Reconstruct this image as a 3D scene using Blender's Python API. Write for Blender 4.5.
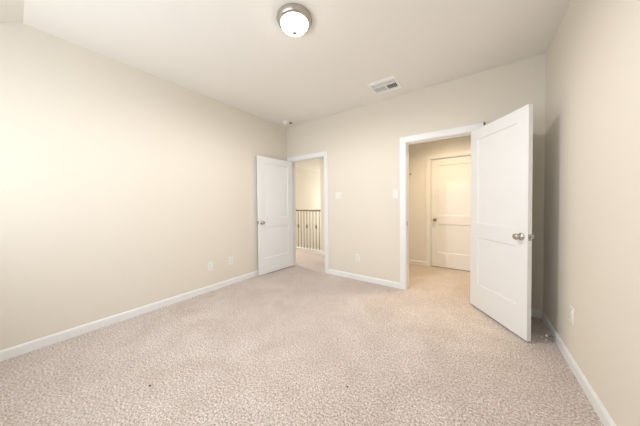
import bpy, bmesh, math, random
from mathutils import Vector, Matrix
random.seed(4)
S = bpy.context.scene
for o in list(bpy.data.objects): bpy.data.objects.remove(o)
C = S.collection
PI = math.pi

# ------------------------------------------------------------ camera
CAMH = 1.2169; YAW = 0.6171; PITCH = -0.0198; ROLL = -0.0096; FPX = 217.64; SY = -4.25
def cam_ray(U, V):                       # camera coordinates to world direction
    u = U*math.cos(ROLL) + V*math.sin(ROLL); v = -U*math.sin(ROLL) + V*math.cos(ROLL)
    Y = math.cos(PITCH) + v*math.sin(PITCH); z = math.sin(PITCH) - v*math.cos(PITCH)
    return Vector((u*math.cos(YAW) - Y*math.sin(YAW), u*math.sin(YAW) + Y*math.cos(YAW), z))
fw = cam_ray(0, 0).normalized()
rt = (cam_ray(1, 0) - cam_ray(0, 0)).normalized()
up = rt.cross(fw)
cd = bpy.data.cameras.new('camera'); cam = bpy.data.objects.new('camera', cd); C.objects.link(cam)
cd.sensor_fit = 'HORIZONTAL'; cd.sensor_width = 36; cd.lens = FPX/640*36
cd.shift_y = SY/640; cd.clip_start = .02
cam.matrix_world = Matrix(((rt.x, up.x, -fw.x, 0), (rt.y, up.y, -fw.y, 0), (rt.z, up.z, -fw.z, CAMH), (0, 0, 0, 1)))
S.camera = cam

# ------------------------------------------------------------ world, lights, exposure
w = bpy.data.worlds.new('world'); S.world = w; w.use_nodes = True
w.node_tree.nodes['Background'].inputs[0].default_value = (.75, .86, 1, 1)
w.node_tree.nodes['Background'].inputs[1].default_value = 1.0
S.view_settings.view_transform = 'Standard'; S.view_settings.look = 'None'
S.view_settings.gamma = 1; S.view_settings.use_curve_mapping = False
S.view_settings.exposure = 0.17
LAMP = 10.0                              # emission of the lit glass bowl
def area(name, loc, rot, sx, sy, power, col):
    l = bpy.data.lights.new(name, 'AREA'); l.shape = 'RECTANGLE'; l.size = sx; l.size_y = sy
    l.energy = power; l.color = col
    o = bpy.data.objects.new(name, l); o.location = loc; o.rotation_euler = rot; C.objects.link(o); return o
def point(name, loc, power, col, r=.1):
    l = bpy.data.lights.new(name, 'POINT'); l.energy = power; l.color = col; l.shadow_soft_size = r
    o = bpy.data.objects.new(name, l); o.location = loc; C.objects.link(o); return o
# light of the ceiling fixture, thrown down from the bottom of its glass bowl
lb = bpy.data.lights.new('ceiling_light_bulb', 'SPOT'); lb.spot_size = math.radians(180); lb.spot_blend = .45; lb.shadow_soft_size = .03
lb.energy = 38; lb.color = (1, .985, .985)
lo_ = bpy.data.objects.new('ceiling_light_bulb', lb); lo_.location = (-1.208, 1.366, 2.743-.15); C.objects.link(lo_)
ld = bpy.data.lights.new('ceiling_light_glow', 'AREA'); ld.shape = 'DISK'; ld.size = .07; ld.energy = 12.5; ld.color = (1, .985, .985)
lg = bpy.data.objects.new('ceiling_light_glow', ld); lg.location = (-1.208, 1.366, 2.743-.15); C.objects.link(lg)
# daylight in the opening of the rear window, behind the camera
area('window_daylight', (-1.35, -.80, 1.42), (PI/2+.45, 0, 0), 2.3, 1.1, 31, (.88, .94, 1))
area('passage_light', (-.3, 3.75, 2.70), (0, 0, 0), .3, .3, 17, (1, .77, .48)).data.spread = math.radians(130)
area('landing_light', (-4.5, 3.75, 2.70), (0, 0, 0), .3, .3, 44, (1, .92, .82))
area('stairwell_fill', (-4.6, 9.7, 1.2), (-PI/2, 0, 0), 1.6, 1.6, 62, (1, .97, .9))  # added fill panel brightening stairwell and landing; no window at that end

# ------------------------------------------------------------ materials
def mat(name, col, rough=.6, metal=0, spec=.5, emit=0, ecol=None):
    m = bpy.data.materials.new(name); m.use_nodes = True
    b = m.node_tree.nodes['Principled BSDF']
    b.inputs['Base Color'].default_value = (*col, 1); b.inputs['Roughness'].default_value = rough
    b.inputs['Metallic'].default_value = metal; b.inputs['Specular IOR Level'].default_value = spec
    if emit:
        b.inputs['Emission Color'].default_value = (*(ecol or col), 1); b.inputs['Emission Strength'].default_value = emit
    return m
def add_bump(m, scale, strength, dist=.002, detail=2, var=0):
    nt = m.node_tree; b = nt.nodes['Principled BSDF']
    g = nt.nodes.new('ShaderNodeNewGeometry')
    n = nt.nodes.new('ShaderNodeTexNoise'); n.inputs['Scale'].default_value = scale; n.inputs['Detail'].default_value = detail
    nt.links.new(g.outputs['Position'], n.inputs['Vector'])
    bp = nt.nodes.new('ShaderNodeBump'); bp.inputs['Strength'].default_value = strength; bp.inputs['Distance'].default_value = dist
    nt.links.new(n.outputs['Fac'], bp.inputs['Height']); nt.links.new(bp.outputs['Normal'], b.inputs['Normal'])
    return m
WALL = add_bump(mat('beige_wall_paint', (.80, .745, .65), .75, spec=.2), 90, .25)
CEIL = add_bump(mat('beige_ceiling_paint', (.88, .85, .80), .85, spec=.1), 70, .3)
LAND = add_bump(mat('cream_landing_paint', (.80, .76, .675), .8, spec=.1), 90, .2)
PASS = add_bump(mat('pale_passage_paint', (.84, .83, .82), .8, spec=.1), 90, .2)
WHITE = mat('white_semi_gloss_paint', (.87, .87, .865), .38)
PLATE = mat('white_plastic', (.86, .85, .81), .35)
SLOT = mat('dark_slot', (.05, .045, .04), .6)
NICKEL = mat('satin_nickel', (.50, .475, .44), .25, 1)
BRASS = mat('antique_brass', (.42, .30, .16), .35, 1)
IRON = mat('dark_bronze_iron', (.20, .15, .10), .4, .5)
OAK = mat('stained_wood', (.17, .11, .06), .4)
DUCT_SHADE = mat('duct_shade', (.02, .02, .02), .8)
VENTM = mat('white_enamel', (.93, .93, .92), .4)
GLOW = mat('lit_frosted_glass', (1, .97, .92), .4, emit=LAMP, ecol=(1, .93, .82))
PAPER = mat('white_paper', (.9, .9, .9), .8)
LINT = mat('brown_lint', (.14, .09, .06), .9)
RUB = mat('white_rubber', (.8, .8, .78), .6)

def carpet_mat():
    m = mat('beige_cut_pile_carpet', (.5, .4, .33), .95, spec=.05); nt = m.node_tree; b = nt.nodes['Principled BSDF']
    L = nt.links.new; N = nt.nodes.new
    g = N('ShaderNodeNewGeometry')
    def noise(sc, det, dist=0, rough=.5):
        n = N('ShaderNodeTexNoise'); n.inputs['Scale'].default_value = sc; n.inputs['Detail'].default_value = det
        n.inputs['Distortion'].default_value = dist; n.inputs['Roughness'].default_value = rough; L(g.outputs['Position'], n.inputs['Vector']); return n
    fine = noise(85, 6, 0, .9); tuft = noise(110, 2, .2); mid = noise(7, 3, 1.0); big = noise(1.6, 3, 1.2)
    def ramp(n, a, ca, bb, cb):
        r = N('ShaderNodeValToRGB'); r.color_ramp.elements[0].position = a; r.color_ramp.elements[0].color = (*ca, 1)
        r.color_ramp.elements[1].position = bb; r.color_ramp.elements[1].color = (*cb, 1); L(n.outputs['Fac'], r.inputs['Fac']); return r
    r1 = ramp(fine, .41, (.29, .228, .197), .585, (.98, .895, .845))
    r4 = ramp(tuft, .35, (.93, .925, .92), .65, (1.04, 1.04, 1.04))
    r2 = ramp(mid, .3, (.94, .935, .93), .7, (1.03, 1.03, 1.03))
    r3 = ramp(big, .35, (.92, .895, .875), .65, (1.02, 1.02, 1.02))
    def mul(x, y):
        k = N('ShaderNodeMix'); k.data_type = 'RGBA'; k.blend_type = 'MULTIPLY'; k.inputs[0].default_value = 1
        L(x, k.inputs[6]); L(y, k.inputs[7]); return k.outputs[2]
    L(mul(mul(mul(r1.outputs[0], r2.outputs[0]), r3.outputs[0]), r4.outputs[0]), b.inputs['Base Color'])
    ad = N('ShaderNodeMath'); ad.operation = 'ADD'; L(fine.outputs['Fac'], ad.inputs[0]); L(tuft.outputs['Fac'], ad.inputs[1])
    bp = N('ShaderNodeBump'); bp.inputs['Strength'].default_value = .7; bp.inputs['Distance'].default_value = .006
    L(ad.outputs[0], bp.inputs['Height']); L(bp.outputs['Normal'], b.inputs['Normal'])
    b.inputs['Sheen Weight'].default_value = .15
    return m
CARPET = carpet_mat()

# ------------------------------------------------------------ helpers
def link(name, bm, m, parent=None, smooth=False, bevel=0, seg=2):
    bmesh.ops.recalc_face_normals(bm, faces=bm.faces)
    me = bpy.data.meshes.new(name); bm.to_mesh(me); bm.free()
    me.materials.append(m)
    if smooth:
        for p in me.polygons: p.use_smooth = True
    o = bpy.data.objects.new(name, me); C.objects.link(o)
    if parent: o.parent = parent
    if bevel:
        md = o.modifiers.new('bevel', 'BEVEL'); md.width = bevel; md.segments = seg; md.limit_method = 'ANGLE'
        md.harden_normals = False
    return o
def box(bm, x0, x1, y0, y1, z0, z1):
    v = [bm.verts.new(p) for p in ((x0,y0,z0),(x1,y0,z0),(x1,y1,z0),(x0,y1,z0),(x0,y0,z1),(x1,y0,z1),(x1,y1,z1),(x0,y1,z1))]
    for f in ((0,1,2,3),(4,5,6,7),(0,1,5,4),(1,2,6,5),(2,3,7,6),(3,0,4,7)): bm.faces.new([v[i] for i in f])
    return v
def boxes(*bs):
    bm = bmesh.new()
    for b in bs: box(bm, *b)
    return bm
def lathe(prof, axis=(0,0,1), at=(0,0,0), n=40, bm=None):
    """prof: (radius, distance along axis)"""
    bm = bm or bmesh.new(); q = Vector((0,0,1)).rotation_difference(Vector(axis).normalized()); at = Vector(at)
    rings = []
    for r, h in prof:
        if r < 1e-5: rings.append([bm.verts.new(at + q @ Vector((0,0,h)))])
        else: rings.append([bm.verts.new(at + q @ Vector((r*math.cos(2*PI*k/n), r*math.sin(2*PI*k/n), h))) for k in range(n)])
    for a, b in zip(rings, rings[1:]):
        for k in range(n):
            l = (k+1) % n
            if len(a) == 1 and len(b) == 1: continue
            if len(a) == 1: bm.faces.new((a[0], b[k], b[l]))
            elif len(b) == 1: bm.faces.new((a[k], a[l], b[0]))
            else: bm.faces.new((a[k], a[l], b[l], b[k]))
    return bm
def tag(o, label=None, cat=None, group=None, kind=None):
    if label: o['label'] = label
    if cat: o['category'] = cat
    if group: o['group'] = group
    if kind: o['kind'] = kind
    return o
def empty(name, loc=(0,0,0), rz=0, ry=0, rx=0):
    o = bpy.data.objects.new(name, None); o.location = loc; o.rotation_euler = (rx, ry, rz); o.empty_display_size = .1
    C.objects.link(o); return o
def struct(name, bm, m, label, **k):
    return tag(link(name, bm, m, **k), label, None, None, 'structure')
def copy_tree(o, parent=None):
    c = o.copy(); C.objects.link(c)
    if parent: c.parent = parent
    for ch in list(o.children): copy_tree(ch, c)
    return c

# ------------------------------------------------------------ the shell
XL, XR, YB, H = -3.064, .591, 3.188, 2.743
YR = -.95                                 # rear wall, behind the camera
T = .12; YB2 = YB + T
YS = .08                                  # where the ceiling begins to slope down to the rear
HR = H - (YS - YR)*.6
DL0, DL1 = -2.957, -2.170                 # left opening between its jamb faces
DR0, DR1 = -.777, .012                    # right opening
DH = 2.062
YH = 4.33                                 # landing edge
YV = 4.64                                 # far wall of the passage
XH = -3.06                                # end of the landing wall, where the railing meets it
SX, SYF = -5.95, 9.8                      # stairwell far side

fl = boxes((XL-T, XR+T, YR-T, YB2, -.1, 0), (SX, -1.4, YB2, YH, -.1, 0), (-1.4, 1.3, YB2, YV+.12, -.1, 0))
struct('floor', fl, CARPET, 'beige cut pile carpet covering the bedroom, landing and passage floor')
# ceiling: flat part over everything, sloped part over the rear
bm = bmesh.new()
box(bm, XL-T, XR+T, YS, YB2, H, H+.1)
v = [bm.verts.new(p) for p in ((XL-T,YR-T,HR-.6*T),(XR+T,YR-T,HR-.6*T),(XR+T,YS,H),(XL-T,YS,H),(XL-T,YR-T,HR+.1-.6*T),(XR+T,YR-T,HR+.1-.6*T),(XR+T,YS,H+.1),(XL-T,YS,H+.1))]
for f in ((0,1,2,3),(4,5,6,7),(0,1,5,4),(1,2,6,5),(2,3,7,6),(3,0,4,7)): bm.faces.new([v[i] for i in f])
box(bm, SX, 1.3, YB2, SYF, H, H+.1)
struct('ceiling', bm, CEIL, 'beige painted ceiling that slopes down near the camera')
# side walls follow the slope
def side_wall(name, x0, x1, label):
    bm = bmesh.new()
    prof = [(YR, 0), (YB2, 0), (YB2, H), (YS, H), (YR, HR)]
    a = [bm.verts.new((x0, y, z)) for y, z in prof]; b = [bm.verts.new((x1, y, z)) for y, z in prof]
    bm.faces.new(a); bm.faces.new(b)
    for i in range(5): bm.faces.new((a[i], a[(i+1)%5], b[(i+1)%5], b[i]))
    return struct(name, bm, WALL, label)
side_wall('wall_left', XL-T, XL, 'long beige wall on the left')
side_wall('wall_right', XR, XR+T, 'beige wall on the right')
J = .018
struct('wall_back', boxes(
    (XL, DL0-J, YB, YB2, 0, H), (DL1+J, DR0-J, YB, YB2, 0, H), (DR1+J, XR, YB, YB2, 0, H),
    (DL0-J, DL1+J, YB, YB2, DH+J, H), (DR0-J, DR1+J, YB, YB2, DH+J, H)), WALL, 'beige back wall with two doorways')
WX0, WX1, WZ0, WZ1 = -2.7, -.3, .8, 2.05
struct('wall_rear', boxes(
    (XL-T, WX0, YR-T, YR, 0, HR), (WX1, XR+T, YR-T, YR, 0, HR), (WX0, WX1, YR-T, YR, 0, WZ0), (WX0, WX1, YR-T, YR, WZ1, HR)),
    WALL, 'low beige wall behind the camera with a wide window opening')
struct('window_1', boxes(
    (WX0, WX1, YR-T, YR-.07, WZ0, WZ0+.04), (WX0, WX1, YR-T, YR-.07, WZ1-.04, WZ1),
    (WX0, WX0+.04, YR-T, YR-.07, WZ0+.04, WZ1-.04), (WX1-.04, WX1, YR-T, YR-.07, WZ0+.04, WZ1-.04),
    ((WX0+WX1)/2-.02, (WX0+WX1)/2+.02, YR-T, YR-.07, WZ0+.04, WZ1-.04)), WHITE, 'white window frame behind the camera')
# landing and stairwell
struct('wall_landing', boxes((XH, -1.5, YH, YH+.12, 0, H)), LAND, 'cream wall at the end of the railing on the landing')
struct('wall_partition', boxes((-1.5, -1.4, YB2, YV+.12, 0, H)), PASS, 'wall between the landing and the passage')
struct('wall_landing_left', boxes((SX-.1, SX, YB2-.1, YH+.1, -2.8, H)), LAND, 'cream wall at the left end of the landing')
struct('wall_landing_near', boxes((SX, XL-T, YB2-.1, YB2, 0, H)), LAND, 'cream wall on the near side of the landing')
struct('wall_stairwell_left', boxes((SX-.1, SX, YH+.1, SYF, -2.8, H)), LAND, 'cream wall on the far side of the stairwell')
struct('wall_stairwell_far', boxes((SX-.1, 1.3, SYF, SYF+.1, -2.8, H)), LAND, 'cream wall at the end of the stairwell')
struct('wall_stairwell_near', boxes((SX, XH, YH-.06, YH, -2.8, -.1)), LAND, 'wall under the landing edge')
struct('wall_stairwell_right', boxes((XH, XH+.1, YH+.12, SYF, -2.8, H)), LAND, 'cream wall on the right of the stairwell')
struct('floor_lower', boxes((SX, XH, YH, SYF, -2.9, -2.8)), CARPET, 'lower storey floor at the foot of the stairwell')
# passage behind the right doorway
FD0, FD1, FDH = -.682, .082, 2.052
struct('wall_passage_far', boxes((-1.4, FD0-J, YV, YV+.12, 0, H), (FD1+J, 1.3, YV, YV+.12, 0, H), (FD0-J, FD1+J, YV, YV+.12, FDH+J, H)),
       PASS, 'pale far wall of the passage behind the right doorway')
struct('wall_passage_right', boxes((1.2, 1.3, YB2, YV, 0, H)), PASS, 'pale right wall of the passage')
struct('wall_passage_backing', boxes((-1.4, 1.3, YV+.25, YV+.3, 0, H)), PASS, 'wall beyond the closed passage door')
struct('wall_passage_near', boxes((XR+T, 1.2, YB2-.1, YB2, 0, H)), PASS, 'pale near wall of the passage')

# baseboards with an eased top: profile (out, z)
BBH = .083
def baseboard(name, p0, p1, nrm, label):
    """p0,p1 floor points along the wall face, nrm points into the room"""
    bm = bmesh.new(); n = Vector((*nrm, 0)); prof = [(0,0),(.014,0),(.014,BBH-.02),(.011,BBH-.008),(.006,BBH),(0,BBH)]
    A = [bm.verts.new(Vector((*p0,0)) + n*a + Vector((0,0,z))) for a, z in prof]
    B = [bm.verts.new(Vector((*p1,0)) + n*a + Vector((0,0,z))) for a, z in prof]
    bm.faces.new(A); bm.faces.new(B); k = len(prof)
    for i in range(k): bm.faces.new((A[i], A[(i+1)%k], B[(i+1)%k], B[i]))
    return struct(name, bm, WHITE, label)
CW = .079
baseboard('baseboard_left', (XL, YR), (XL, YB), (1, 0), 'white baseboard along the left wall')
baseboard('baseboard_back', (DL1+.006+CW, YB), (DR0-.006-CW, YB), (0, -1), 'white baseboard between the two doorways')
baseboard('baseboard_back_right', (DR1+.006+CW, YB), (XR-.014, YB), (0, -1), 'short white baseboard behind the right door')
baseboard('baseboard_right', (XR, YR), (XR, YB), (-1, 0), 'white baseboard along the right wall')
baseboard('baseboard_landing', (XH+.002, YH), (-1.5, YH), (0, -1), 'white baseboard on the landing wall')
baseboard('baseboard_passage', (-1.4, YV), (FD0-.006-CW, YV), (0, -1), 'white baseboard on the passage wall')

# door frames: jamb lining + casing on the near face (and far face)
def frame(name, x0, x1, h, yn, yf, label, far=True, stop=True, stopy=.04):
    bm = bmesh.new()
    r = .006; c = CW
    box(bm, x0-J, x0, yn, yf, 0, h); box(bm, x1, x1+J, yn, yf, 0, h); box(bm, x0-J, x1+J, yn, yf, h, h+J)
    sides = [(yn, -1)] + ([(yf, 1)] if far else [])
    for y, s in sides:
        # mitred casing with a stepped profile: (across, out)
        prof = [(0, 0), (0, .010), (.012, .014), (c-.016, .017), (c, .017), (c, 0)]
        def pt(side, a, o, z):
            x = (x0 - r - a) if side == 'L' else (x1 + r + a); return (x, y + s*o, z)
        rows = []
        for side, zz in (('L', None), ('L', 1), ('R', 1), ('R', None)):
            rows.append([bm.verts.new(pt(side, a, o, 0 if zz is None else h + r + a)) for a, o in prof])
        k = len(prof)
        for A, B in zip(rows, rows[1:]):
            for i in range(k): bm.faces.new((A[i], A[(i+1)%k], B[(i+1)%k], B[i]))
        bm.faces.new(rows[0]); bm.faces.new(rows[-1])
    if stop:
        y0 = yn + stopy; y1 = y0 + .012
        box(bm, x0, x0+.011, y0, y1+.02, 0, h); box(bm, x1-.011, x1, y0, y1+.02, 0, h); box(bm, x0+.011, x1-.011, y0, y1+.02, h-.011, h)
    return struct(name, bm, WHITE, label)
t1 = frame('trim_1', DL0, DL1, DH, YB, YB2, 'white casing around the left doorway')
t2 = frame('trim_2', DR0, DR1, DH, YB, YB2, 'white casing around the right doorway')
t3 = frame('trim_3', FD0, FD1, FDH, YV, YV+.12, 'white casing around the closed passage door', far=False)
# strike plate on the left jamb of the right doorway
sp = link('strike_plate', boxes((DR0, DR0+.002, YB+.004, YB+.032, .905, .965)), NICKEL, t2); sp['label'] = 'small nickel strike plate'
sp2 = link('strike_plate', boxes((DL1-.002, DL1, YB+.004, YB+.032, .905, .965)), NICKEL, t1)
# landing curb
struct('trim_4', boxes((SX, XH, YH, YH+.11, -.12, .072), (SX, XH, YH-.012, YH+.122, .072, .09)), WHITE, 'white curb under the landing railing')

# ------------------------------------------------------------ doors
def door_leaf(wd, h, t, z0):
    """leaf along +x from the hinge (0), thickness in y from 0 to t, two recessed panels each face"""
    bm = bmesh.new(); s = .113
    xs = [0, s, wd-s, wd]; zs = [z0, .285, .825, .985, h-.117, h]
    d = .010; e = .011
    def face(y, sgn):
        for i in range(3):
            for k in range(5):
                a0, a1, b0, b1 = xs[i], xs[i+1], zs[k], zs[k+1]
                q = [(a0,b0),(a1,b0),(a1,b1),(a0,b1)]
                if i == 1 and k in (1, 3):
                    lv = [(0,0),(.004,d*.75),(e,d)]
                    rings = []
                    for ins, dep in lv:
                        rings.append([bm.verts.new((x + ins*(1 if j in (0,3) else -1), y - sgn*dep, z + ins*(1 if j in (0,1) else -1))) for j, (x, z) in enumerate(q)])
                    for A, B in zip(rings, rings[1:]):
                        for j in range(4): bm.faces.new((A[j], A[(j+1)%4], B[(j+1)%4], B[j]))
                    bm.faces.new(rings[-1])
                else: bm.faces.new([bm.verts.new((x, y, z)) for x, z in q])
    face(0, -1); face(t, 1)
    for pts in (((0,0,z0),(0,t,z0),(0,t,h),(0,0,h)), ((wd,0,z0),(wd,t,z0),(wd,t,h),(wd,0,h)), ((0,0,z0),(wd,0,z0),(wd,t,z0),(0,t,z0)), ((0,0,h),(wd,0,h),(wd,t,h),(0,t,h))):
        bm.faces.new([bm.verts.new(p) for p in pts])
    bmesh.ops.remove_doubles(bm, verts=bm.verts, dist=1e-5)
    return bm
KNOB = [(.0,0),(.033,0),(.033,.004),(.026,.009),(.013,.012),(.011,.026),(.014,.031),(.023,.036),(.0285,.044),(.0285,.051),(.024,.059),(.013,.064),(0,.065)]
def knob_prof(s): return [(r, hh*s) for r, hh in KNOB]
def make_door(name, loc, rz, wd, t, label, mirror=1, metal=NICKEL, far_knob=1.0, near_knob=1.0, h=2.052, zk=.915, hinges=True, z0=.014):
    """mirror=-1: leaf runs along -x from the hinge. y=0 is the room side when closed."""
    e = empty(name, loc, rz); tag(e, label, None, None, 'structure')
    bm = door_leaf(wd, h, t, z0)
    if mirror < 0:
        for v in bm.verts: v.co.x *= -1
    link('door_leaf', bm, WHITE, e)
    xk = mirror*(wd - .062)
    for y, s, sc in ((0, -1, near_knob), (t, 1, far_knob)):
        if sc: 
            k = link('door_knob', lathe(knob_prof(sc), (0, s, 0), (xk, y, zk)), metal, e, smooth=True)
            k['label'] = 'round satin nickel knob' if metal is NICKEL else 'round antique brass knob'
    xe = mirror*wd
    lp = link('latch_plate', boxes((min(xe, xe+mirror*.0015), max(xe, xe+mirror*.0015), t/2-.0125, t/2+.0125, zk-.028, zk+.028)), metal, e)
    link('latch_bolt', boxes((min(xe+mirror*.0015, xe+mirror*.011), max(xe+mirror*.0015, xe+mirror*.011), t/2-.006, t/2+.006, zk-.008, zk+.008)), metal, lp)
    if hinges:
        for z in (.24, 1.05, 1.83):
            hb = lathe([(0,-.047),(.003,-.047),(.0065,-.044),(.0065,.044),(.003,.047),(0,.047)], (0,0,1), (-mirror*.004, -.007, z), 16)
            box(hb, min(0,-mirror*.0015), max(0,-mirror*.0015), -.003, .030, z-.044, z+.044)
            link('hinge', hb, metal, e, smooth=False)
    return e
# right door: hinged on the right jamb, open 124 degrees into the room
a = math.radians(124)
# closed direction is -x (mirror=-1); the pivot is the knuckle
make_door('door_1', (DR1-.020, YB-.012, 0), a, .735, .035, 'white two panel door swung wide open on the right', mirror=-1)

# left door: hinged on the left jamb, open 94 degrees
make_door('door_2', (DL0+.004, YB-.008, 0), -math.radians(94.8), .775, .035, 'white two panel door swung open against the left wall', mirror=1, near_knob=.8)
# closed passage door, hinged on the right
make_door('door_3', (FD1-.003, YV+.010, 0), 0, FD1-FD0-.008, .035, 'closed white two panel door at the end of the passage', mirror=-1, metal=BRASS, far_knob=0, hinges=False, h=2.044, zk=.905)

# ------------------------------------------------------------ ceiling light
LC = (-1.208, 1.366, H)
e = empty('ceiling_light', LC)
tag(e, 'round flush ceiling light with nickel rim and glowing frosted glass bowl', 'ceiling light')
link('canopy', lathe([(0,0),(.135,0),(.142,-.005),(.144,-.016),(.139,-.024),(.137,-.032),(.130,-.042),(.118,-.050),(.111,-.050),(.109,-.044),(0,-.044)], n=64), NICKEL, e, smooth=True)
link('glass_bowl', lathe([(.108,-.045),(.111,-.050),(.109,-.058),(.101,-.070),(.087,-.081),(.068,-.090),(.046,-.096),(.024,-.099),(0,-.100)], n=64), GLOW, e, smooth=True)
link('finial', lathe([(0,-.098),(.021,-.100),(.022,-.106),(.013,-.110),(.018,-.116),(.018,-.123),(.009,-.129),(0,-.130)], n=24), NICKEL, e, smooth=True)

# ------------------------------------------------------------ ceiling vent (three-way register)
vx, vy, vs = -.950, 2.820, .170
e = empty('ceiling_vent', (vx, vy, H))
tag(e, 'square white air register with louvres over a plate painted shade-dark, set in the ceiling', 'air vent')
bm = bmesh.new()
def ringplate(bm, o, i, z0, z1):   # sloped square ring, outer (x0,x1,y0,y1) at z0 and inner at z1
    A = [(o[0],o[2]),(o[1],o[2]),(o[1],o[3]),(o[0],o[3])]; B = [(i[0],i[2]),(i[1],i[2]),(i[1],i[3]),(i[0],i[3])]
    va = [bm.verts.new((*p, 0)) for p in A]; vb = [bm.verts.new((*p, z0)) for p in A]; vc = [bm.verts.new((*p, z1)) for p in B]; vd = [bm.verts.new((*p, 0)) for p in B]
    for P, Q in ((va,vb),(vb,vc),(vc,vd)):
        for k in range(4): bm.faces.new((P[k], P[(k+1)%4], Q[(k+1)%4], Q[k]))
ringplate(bm, (-vs, vs, -vs, vs), (-.140, .150, -.125, .090), -.006, -.016)
box(bm, -.140, .150, -.036, -.026, -.012, -.001)        # cross bars
box(bm, .008, .018, -.026, .090, -.012, -.001)
link('vent_frame', bm, VENTM, e)
link('duct_shade_plate', boxes((-.140, .150, -.125, .090, -.002, -.0005)), DUCT_SHADE, e)  # flat near-black plate, its colour stands in for shade inside the duct
def louvres(name, x0, x1, y0, y1, along, n, tilt, cover=.5):
    bm = bmesh.new()
    for k in range(n):
        f = (k+.5)/n
        wdt = ((y1-y0) if along == 'x' else (x1-x0))/n*cover
        dz = .008
        if along == 'x':
            c = y0 + (y1-y0)*f; q = [(x0,c-wdt,-.0065-dz*tilt),(x1,c-wdt,-.0065-dz*tilt),(x1,c+wdt*.9,-.0065+dz*tilt),(x0,c+wdt*.9,-.0065+dz*tilt)]
        else:
            c = x0 + (x1-x0)*f; q = [(c-wdt,y0,-.0065-dz*tilt),(c-wdt,y1,-.0065-dz*tilt),(c+wdt*.9,y1,-.0065+dz*tilt),(c+wdt*.9,y0,-.0065+dz*tilt)]
        lo = [bm.verts.new(p) for p in q]; hi = [bm.verts.new((p[0], p[1], p[2]+.0012)) for p in q]
        bm.faces.new(lo); bm.faces.new(hi)
        for j in range(4): bm.faces.new((lo[j], lo[(j+1)%4], hi[(j+1)%4], hi[j]))
    return link(name, bm, VENTM, e)
louvres('louvre_bank', -.138, .148, -.123, -.038, 'x', 5, -.1, .27)
louvres('louvre_bank', -.138, .006, -.024, .088, 'y', 7, .1, .30)
louvres('louvre_bank', .020, .148, -.024, .088, 'y', 7, -1)

# ------------------------------------------------------------ smoke detector, sprinkler
e = empty('smoke_detector', (-2.83, 2.925, H)); tag(e, 'round white smoke detector on the ceiling in the far left corner', 'smoke detector')
link('detector_body', lathe([(0,0),(.062,0),(.062,-.010),(.056,-.012),(.055,-.024),(.044,-.034),(.020,-.037),(0,-.037)], n=40), PLATE, e, smooth=True)
link('detector_cap', lathe([(0,-.036),(.016,-.037),(.014,-.042),(0,-.043)], n=24), PLATE, e, smooth=True)
e = empty('sprinkler_head', (-2.80, 3.03, H)); tag(e, 'tiny dark metal fitting on the ceiling beside the round white detector', 'sprinkler')
link('escutcheon', lathe([(0,0),(.024,0),(.022,-.005),(.010,-.008),(.007,-.018),(0,-.018)], n=24), IRON, e, smooth=True)
link('deflector', lathe([(0,-.016),(.015,-.018),(.015,-.020),(0,-.021)], n=16), IRON, e)

# ------------------------------------------------------------ wall plates; local frame: x across, y out of wall is -y, z up
def plate_mesh(wd, hh, d=.006):
    bm = bmesh.new(); e_ = .004
    A = [(-wd/2,-hh/2),(wd/2,-hh/2),(wd/2,hh/2),(-wd/2,hh/2)]
    r0 = [bm.verts.new((x,0,z)) for x,z in A]; r1 = [bm.verts.new((x,-d*.5,z)) for x,z in A]
    r2 = [bm.verts.new((x-math.copysign(e_,x),-d,z-math.copysign(e_,z))) for x,z in A]
    bm.faces.new(r0); bm.faces.new(r2)
    for P, Q in ((r0,r1),(r1,r2)):
        for k in range(4): bm.faces.new((P[k],P[(k+1)%4],Q[(k+1)%4],Q[k]))
    return bm
def outlet():
    e = empty('wall_outlet'); link('cover_plate', plate_mesh(.076, .122), PLATE, e)
    for z in (-.0195, .0195):
        b = bmesh.new()
        n = 20; pts = []
        for k in range(n):
            a_ = 2*PI*k/n; pts.append((.0172*math.cos(a_), max(-.0135, min(.0135, .0172*math.sin(a_)))))
        lo = [b.verts.new((x,-.005,z+q)) for x,q in pts]; hi = [b.verts.new((x,-.0085,z+q)) for x,q in pts]
        b.faces.new(hi)
        for k in range(n): b.faces.new((lo[k],lo[(k+1)%n],hi[(k+1)%n],hi[k]))
        r = link('receptacle', b, PLATE, e)
        link('slot', boxes((-.0075,-.0055,-.0090,-.0083,z-.002,z+.0065), (.0055,.0075,-.0090,-.0083,z-.001,z+.0055), (-.002,.002,-.0090,-.0083,z-.009,z-.005)), SLOT, r)
    link('screw', lathe([(0,.0055),(.003,.006),(.003,.0068),(0,.007)], (0,-1,0), n=12), PLATE, e)
    return e
def switch(gangs):
    e = empty('light_switch'); wd = .076 + .046*(gangs-1); link('cover_plate', plate_mesh(wd, .122), PLATE, e)
    for g in range(gangs):
        cx = (g-(gangs-1)/2)*.046; b = bmesh.new()
        box(b, cx-.0175, cx+.0175, -.0065, -.004, -.0345, .0345)
        q0 = [(cx-.0155,-.0065,-.032),(cx+.0155,-.0065,-.032),(cx+.0155,-.0065,.032),(cx-.0155,-.0065,.032)]
        q1 = [(cx-.0155,-.0075,-.032),(cx+.0155,-.0075,-.032),(cx+.0155,-.0115,.032),(cx-.0155,-.0115,.032)]
        A = [b.verts.new(p) for p in q0]; B = [b.verts.new(p) for p in q1]; b.faces.new(B)
        for k in range(4): b.faces.new((A[k],A[(k+1)%4],B[(k+1)%4],B[k]))
        link('rocker', b, PLATE, e)
    return e
o1 = outlet(); o1.location = (-1.527, YB, .352)
tag(o1, 'white outlet plate low on the back wall between the two doorways', 'outlet', 'wall outlets')
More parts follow.
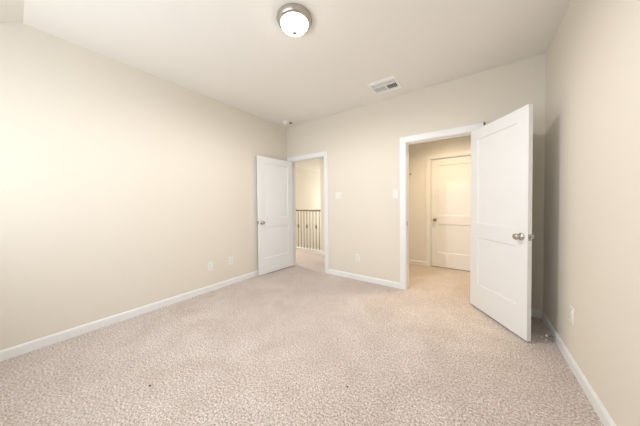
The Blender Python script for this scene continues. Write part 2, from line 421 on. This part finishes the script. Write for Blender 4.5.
for loc, rz, lab in (((XL, 1.602, .355), PI/2, 'white outlet plate on the left wall, nearer to the camera of the two'),
                     ((XL, 1.930, .362), PI/2, 'white outlet plate on the left wall, closer to the open left door'),
                     ((XR, 2.375, .382), -PI/2, 'white outlet plate low on the right wall beside the open right door')):
    c = copy_tree(o1); c.location = loc; c.rotation_euler.z = rz; c['label'] = lab
s2 = switch(2); s2.location = (-1.872, YB, 1.357); tag(s2, 'double rocker light switch beside the left doorway', 'light switch', 'light switches')
s1 = switch(1); s1.location = (-.925, YB, 1.352); tag(s1, 'single rocker light switch beside the right doorway casing', 'light switch', 'light switches')

# ------------------------------------------------------------ landing railing
e = empty('stair_railing', (0, YH+.055, 0)); tag(e, 'landing railing with brown wooden handrail and thin dark iron balusters', 'railing')
X0, X1 = -5.9, XH
bm = bmesh.new(); prof = [(-.030,1.045),(.030,1.045),(.033,1.058),(.030,1.075),(.018,1.088),(-.018,1.088),(-.030,1.075),(-.033,1.058)]
A = [bm.verts.new((X0,y,z)) for y,z in prof]; B = [bm.verts.new((X1,y,z)) for y,z in prof]; bm.faces.new(A); bm.faces.new(B)
for k in range(8): bm.faces.new((A[k],A[(k+1)%8],B[(k+1)%8],B[k]))
link('handrail', bm, OAK, e)
pitch = .0982; x = -3.137; k = 0
while x > X0+.05:
    bm = bmesh.new(); r = .0055
    box(bm, x-r, x+r, -r, r, .09, 1.046)
    bb = link('baluster', bm, IRON, e)
    sh = bmesh.new(); box(sh, x-.014, x+.014, -.014, .014, .09, .108); link('baluster_shoe', sh, IRON, bb, bevel=.003)
    if k % 3 == 1:       # every third one carries a basket knuckle
        link('baluster_knuckle', lathe([(.0065,.59),(.013,.605),(.020,.635),(.022,.655),(.020,.675),(.013,.705),(.0065,.72)], at=(x,0,0), n=12), IRON, bb, smooth=True)
    x -= pitch; k += 1

# ------------------------------------------------------------ small fittings
e = empty('wall_hook', (-1.052, YV, 1.802)); tag(e, 'tiny brass hook on the passage wall left of the closed door', 'hook')
link('hook_base', lathe([(0,0),(.016,0),(.014,.005),(0,.006)], (0,-1,0), n=20), BRASS, e)
hb = lathe([(0,.004),(.005,.005),(.005,.030),(0,.031)], (0,-1,0), n=12); box(hb, -.005, .005, -.036, -.028, -.004, .022)
link('hook_prong', hb, BRASS, e)
e = empty('casing_hook', (DR1+.006+CW-.006, YB-.017, DH+.006+CW-.022)); tag(e, 'tiny dark grey metal hook at the top right corner of the right doorway casing', 'hook')
link('hook_plate', boxes((-.009,.009,-.003,0,-.012,.024)), IRON, e)
link('hook_prong', boxes((-.004,.004,-.012,-.003,.000,.008), (-.004,.004,-.016,-.012,.000,.022)), IRON, e)
# spring door stop on the right baseboard
e = empty('door_stop', (XR-.014, 2.690, .045)); tag(e, 'small spring door stop on the right baseboard beside the open door', 'door stop')
link('stop_base', lathe([(0,0),(.011,0),(.010,.005),(0,.006)], (-1,0,0), n=20), NICKEL, e)
cu = bmesh.new(); prevr = None; n = 8; turns = 12; steps = turns*12
for i in range(steps+1):
    a_ = 2*PI*i/12; c_ = Vector((-.005-.045*i/steps, .0055*math.cos(a_), .0055*math.sin(a_)))
    rad = Vector((0, math.cos(a_), math.sin(a_)))
    ring = [cu.verts.new(c_ + rad*.0012*math.cos(t_) + Vector((1,0,0))*.0012*math.sin(t_)) for t_ in (0, PI/2, PI, 3*PI/2)]
    if prevr:
        for j in range(4): cu.faces.new((prevr[j],prevr[(j+1)%4],ring[(j+1)%4],ring[j]))
    prevr = ring
link('spring', cu, NICKEL, e, smooth=True)
link('rubber_tip', lathe([(0,.047),(.008,.048),(.009,.056),(.006,.063),(0,.064)], (-1,0,0), n=20), RUB, e, smooth=True)
# crumbs on the carpet
def crumb(name, x, y, s, m, label, cat, grp=None):
    bm = bmesh.new(); bmesh.ops.create_icosphere(bm, subdivisions=2, radius=s)
    for v in bm.verts:
        v.co *= random.uniform(.7, 1.2); v.co.z *= .45; v.co.y *= .7
    o = link(name, bm, m); o.location = (x, y, s*.30); return tag(o, label, cat, grp)
crumb('paper_scrap', .522, 2.700, .011, PAPER, 'tiny white scrap on the carpet beside the free end of the right door', 'scrap')
crumb('paper_scrap', .500, 2.735, .006, PAPER, 'smallest white speck just behind the larger scrap at the right door', 'scrap')
crumb('lint_fleck', -1.785, .509, .010, LINT, 'small brown lint fleck on the open carpet nearest the camera at left', 'lint')
crumb('lint_fleck', -.685, 1.262, .008, LINT, 'small brown lint fleck on the open carpet near the middle of the room', 'lint')
